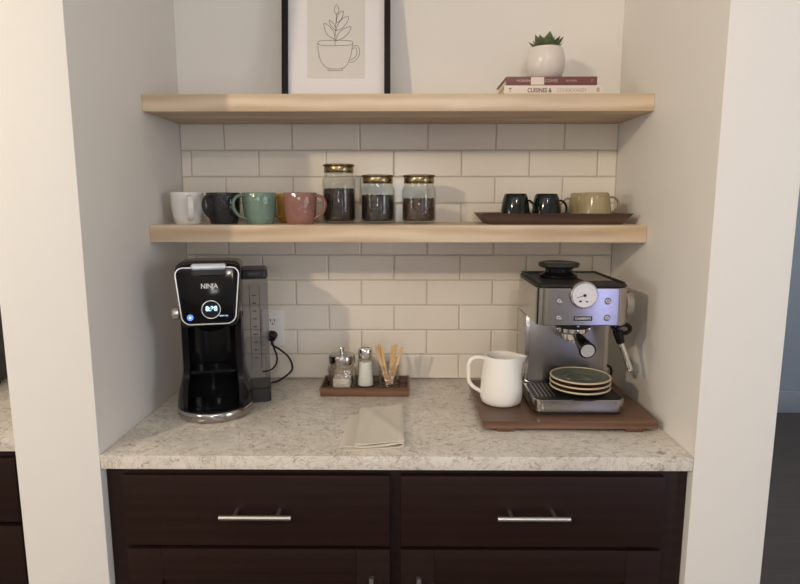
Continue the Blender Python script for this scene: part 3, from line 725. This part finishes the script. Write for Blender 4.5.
# top sheet
sheet(bm, [(-.094,.0105),(-.05,.0118),(0,.0138),(.012,.0136),(.0185,.0100),(.0185,.006)],
      lambda x: -.538-.02*((.02-x)/.12), lambda x: -.292-.035*((.02-x)/.12), 0, -.004, wv, 26, .0012)
tw = build('folded_towel', bm, M['linen'], ang=60, loc=(0,0,ZC+.0002))
tag(tw, 'folded beige linen cloth lying flat at the front of the counter', 'towel')
bm = B()
tube(bm, [(-.094,-.5605,.0116),(-.05,-.5535,.0136),(0,-.5445,.0150),(.013,-.5405,.0146)], .0011, 6, up=(0,0,1)); tube(bm, [(-.1175,-.5705,.0022),(-.05,-.558,.0022),(0,-.549,.0022),(.0175,-.546,.0070),(.008,-.546,.0112),(-.04,-.5525,.0085)], .0011, 6, up=(0,0,1))
tube(bm, [(-.131,-.5535,.002),(-.12,-.5535,.005),(-.10,-.5535,.0055)], .0010, 6, up=(0,0,1)); tube(bm, [(-.0955,-.558,.0122),(-.0975,-.45,.0125),(-.0985,-.335,.0125)], .0010, 6, up=(0,0,1))
build('hem', bm, M['hem'], tw)

# ------------------------------------------------------------------ serving board
bm = B(); 
brd = thing('serving_board', 'walnut serving board on feet under the espresso machine and pitcher', 'board', (.428,-.283,ZC))
rbox(bm, -.214,.215,-.170,.170,.010,.0295,.004,.0015,4); build('board_top', bm, M['walnut'], brd)
for sx, sy in ((-1,-1),(1,-1),(-1,1),(1,1)):
    bm = B(); cx, cy = sx*.158, sy*.148; box(bm, cx-.021,cx+.021,cy-.016,cy+.016,.0003,.0098,.001); build('foot', bm, M['walnut'], brd)
BZ = ZC+.0297

# ------------------------------------------------------------------ pitcher
pt_ = thing('milk_pitcher', 'matte white ceramic pitcher on the serving board, left of the machine', 'pitcher', (.2785,-.312,BZ), 0)
prof_o = [(0,.001),(.046,.001),(.0515,.005),(.0550,.016),(.0558,.028),(.0545,.052),(.0518,.082),(.0480,.108),(.0455,.130)]
prof_i = [(.0425,.129),(.0450,.106),(.0488,.080),(.0512,.050),(.0520,.028),(.048,.010),(0,.008)]
def spout(c):
    a = math.atan2(c.y, c.x); rr = math.hypot(c.x, c.y)
    f = max(0, (c.z-.088)/.042)**1.5; d = math.exp(-(a/.38)**2)
    rim = max(0, (c.z-.115)/.015)
    return (c.x+d*f*.022*(1 if rr > .01 else 0), c.y*(1-.25*d*f), c.z+rim*(-.003*d-.003*abs(math.sin(a))*0))
bm = B(); lathe(bm, prof_o+prof_i, 96, fn=spout)
build('body', bm, M['offw'], pt_, ang=60)
bm = B(); tube(bm, [(-.040,0,.119),(-.058,0,.124),(-.078,0,.121),(-.0875,0,.106),(-.0885,0,.080),(-.086,0,.058),(-.076,0,.044),(-.062,0,.035),(-.052,0,.029)], .0052, 14, ry=.0065, up=(0,1,0)); build('handle', bm, M['offw'], pt_)

# ------------------------------------------------------------------ espresso machine
EX, EY = .4615, -.26
es = thing('espresso_machine', 'stainless steel espresso machine with round pressure gauge on the serving board', 'espresso machine', (EX,EY,BZ))
# local: front = -y ; head front y=-.145, back y=.15
hw = .1145
bm = B(); rbox(bm, -hw-.001,hw+.001,-.153,.118,.0075,.040,.026,.002,10); bs = build('base', bm, M['steel'], es)
bm = B(); rbox(bm, -hw+.004,hw-.004,-.146,.112,.0003,.0075,.022,.0005,8); build('foot_ring', bm, M['blackm'], bs)
bm = B()  # drip tray grid
rbox(bm, -hw+.004,hw-.004,-.147,-.008,.0402,.0415,.022,.0004,8)
build('drip_tray', bm, M['blackm'], es)
bm = B()
for k in range(5):
    x = -.100+k*.0105; box(bm, x-.0012,x+.0012,-.128,-.016,.0416,.0428,.0004,1)
build('drip_grate', bm, M['steelH'], es)
bm = B(); box(bm, -hw+.001,hw-.001,-.006,.118,.0402,.229,.004,2); build('column', bm, M['steel'], es)
bm = B(); box(bm, -hw+.012,hw-.012,-.0095,-.0062,.050,.225,.001); build('splash_panel', bm, M['steelD'], es)
bm = B(); rings = []
rbox(bm, -hw,hw,-.140,.120,.228,.3225,.030,.002,10)
for v in bm.verts:      # underside of the head slopes up slightly towards the back
    if v.co.z < .24 and v.co.y > .0: v.co.z += .003
build('head', bm, M['steel'], es)
bm = B(); rbox(bm, -hw+.0005,hw-.0005,-.1395,.1195,.3227,.3305,.030,.003,10); tp = build('top_cover', bm, M['blackm'], es)
bm = B(); 
tube(bm, [(hw-.010,-.118,.333),(hw-.010,.108,.333),(-hw+.010,.108,.333),(-hw+.010,-.118,.333)], .003, 8, up=(0,0,1), sm=False); build('cup_rail', bm, M['dgrey'], tp)
bm = B(); box(bm, .020,hw-.018,-.06,.100,.3306,.3318,.0005,1); build('cup_warmer', bm, M['steelH'], tp)
# bean hopper with lid
bm = B(); lathe(bm, [(0,.3307),(.048,.3307),(.050,.333),(.050,.338),(.040,.342),(.036,.346),(.036,.356),(0,.356)], 48, (-.026,.010,0)); hp_ = build('hopper', bm, M['black'], es)
bm = B(); lathe(bm, [(0,.3562),(.040,.3562),(.052,.360),(.0545,.363),(.0545,.368),(.052,.371),(.045,.3722),(.043,.371),(0,.371)], 56, (-.026,.010,0)); build('hopper_lid', bm, M['teal'], hp_)
# gauge
gx, gz = -.002, .306
bm = B(); cyl(bm, (gx,-.1385,gz), (gx,-.151,gz), .0345, 56, .0335, .002); gg = build('pressure_gauge', bm, M['chrome'], es)
bm = B(); cyl(bm, (gx,-.1505,gz), (gx,-.1514,gz), .0290, 48); build('dial_face', bm, M['dial'], gg)
bm = B()
for k in range(25):
    a = R(225-k*270/24); r0, r1 = (.0225 if k % 4 else .0205), .0245
    c, s = math.cos(a), math.sin(a); px, pz = -s*.00025, c*.00025
    vs = [bm.verts.new((gx+r*c+sg*px, -.1517, gz+r*s+sg*pz)) for r, sg in ((r0,-1),(r1,-1),(r1,1),(r0,1))]; bm.faces.new(vs)
box(bm, gx-.013,gx-.007,-.1519,-.1515,gz-.017,gz-.0125); box(bm, gx+.003,gx+.009,-.1519,-.1515,gz-.017,gz-.014)
build('dial_marks', bm, M['blackm'], gg)
bm = B(); cyl(bm, (gx,-.1514,gz), (gx,-.1535,gz), .0036, 20)
tube(bm, [(gx+.004,-.1528,gz+.001),(gx-.020,-.1528,gz-.006)], .0005, 6, up=(0,1,0), sm=False); build('needle', bm, M['blackm'], gg)
# buttons
for bx_ in (-.0605,.0590):
    for bz_ in (.290,.248):
        bm = B(); cyl(bm, (bx_,-.139,bz_), (bx_,-.1420,bz_), .0085, 32, .008, .001); bt = build('button', bm, M['steelD'], es)
        bm = B(); n = 14
        tube(bm, [(bx_-.001+.0042*math.cos(2*PI*k/n), -.1423, bz_+.001+.0032*math.sin(2*PI*k/n)) for k in range(n+1)], .0007, 6, up=(0,1,0), sm=False)
        tube(bm, [(bx_+.003,-.1423,bz_-.0035),(bx_+.0068,-.1423,bz_-.001)], .0008, 6, up=(0,1,0), sm=False); build('icon', bm, M['icon'], bt)
bm = B(); rbox(bm, -.0235,.0225,-.1415,-.139,.241,.252,.001,.0003,3); bd = build('badge', bm, M['blackm'], es)
text('badge_lettering', 'CASABREWS', .0082, M['print'], bd, (-.0005,-.1416,.2465), ext=.0003, sx=.85, bold=.0001)
# group head and portafilter
bm = B(); lathe(bm, [(0,.2278),(.047,.2278),(.047,.216),(.046,.213),(.034,.212),(0,.212)], 56, (-.002,-.062,0)); gh = build('group_head', bm, M['blackm'], es)
bm = B(); cyl(bm, (-.002,-.1095,.2205), (-.002,-.1102,.2205), .003, 16); build('indicator_dot', bm, M['print'], gh)
bm = B(); lathe(bm, [(0,.2118),(.038,.2118),(.040,.209),(.040,.199),(.035,.195),(.031,.180),(.020,.176),(0,.175)], 48, (-.002,-.062,0))
box(bm, -.046,-.036,-.072,-.052,.200,.208,.001); box(bm, .032,.042,-.072,-.052,.200,.208,.001)
cyl(bm, (-.002,-.062,.1755), (-.002,-.062,.168), .011, 20)
pf = build('portafilter', bm, M['chrome'], es)
bm = B(); p0, p1 = Vector((-.001,-.090,.196)), Vector((.000,-.188,.1765))
cyl(bm, p0, p0+(p1-p0)*.25, .009, 24, .011); cyl(bm, p0+(p1-p0)*.25, p1, .013, 32, .0205, .001); build('portafilter_handle', bm, M['black'], pf)
bm = B(); d = (p1-p0).normalized(); cyl(bm, p1-d*.0004, p1+d*.0012, .0165, 40); build('handle_end_cap', bm, M['trim'], pf)
# steam wand
bm = B(); n = 20
tube(bm, [(.089,-.075,.229),(.093,-.080,.218),(.098,-.085,.207),(.104,-.088,.199)], .0055, 12, up=(0,1,0))
cyl(bm, (.106,-.088,.205), (.114,-.094,.172), .0135, 20, .0100, .002)
ring = [(.121+.016*math.cos(2*PI*k/n), -.090, .2095+.0115*math.sin(2*PI*k/n)) for k in range(n+1)]
tube(bm, ring, .0055, 10, up=(0,1,0), sm=False); sw = build('steam_wand', bm, M['black'], es)
bm = B(); cyl(bm, (.1135,-.0935,.174), (.139,-.104,.103), .0078, 24, .0072, .0015); build('wand_sleeve', bm, M['chrome'], sw)
# side knob
bm = B(); lathe(bm, [(0,0),(.014,0),(.014,.008),(.030,.009),(.033,.012),(.033,.028),(.030,.032),(0,.032)], 48, (hw-.001,-.062,.272), 'x', lambda c: (c.x, c.y, c.z)); build('steam_knob', bm, M['steel'], es)
# lead
bm = B(); tube(bm, [(.100,.1185,.10),(.110,.134,.09),(.140,.150,.06),(.152,.130,.056),(.156,.090,.056),(.152,.070,.040),(.142,.080,.018),(.135,.105,.008),(.125,.125,.007)], .0038, 10, up=(0,0,1)); build('power_cord', bm, M['cable'], es)

# ------------------------------------------------------------------ saucers on the drip tray
pz = BZ+.0430
for k, (lab, m) in enumerate((('bottom grey-green saucer of the stack on the espresso machine', M['plglaze']), ('middle saucer with a rust underside in the stack of three', M['plred']), ('top grey-green saucer of the stack on the espresso machine', M['plglaze']))):
    t = thing('saucer', lab, 'saucer', (.4770,-.348,pz+k*.0130), 0, 'saucers stacked on the drip tray')
    r = .0775
    bm = B(); lathe(bm, [(0,.0015),(.024,.0015),(.025,0),(.029,0),(.030,.003),(.052,.0045),(.068,.0095),(r-.003,.0145),(r-.002,.0165),(r-.004,.0168),(.067,.0125),(.050,.0080),(.030,.0068),(.0285,.0082),(.0265,.0082),(.025,.0062),(0,.006)], 80); build('dish', bm, m, t, ang=60)
    bm = B(); lathe(bm, [(r-.0032,.0140),(r-.0008,.0148),(r,.0165),(r-.0008,.0182),(r-.0035,.0184),(r-.0048,.0166),(r-.0032,.0140)], 80); build('rim', bm, M['plrim'], t)
    t.rotation_euler = (0,0,k*.7)
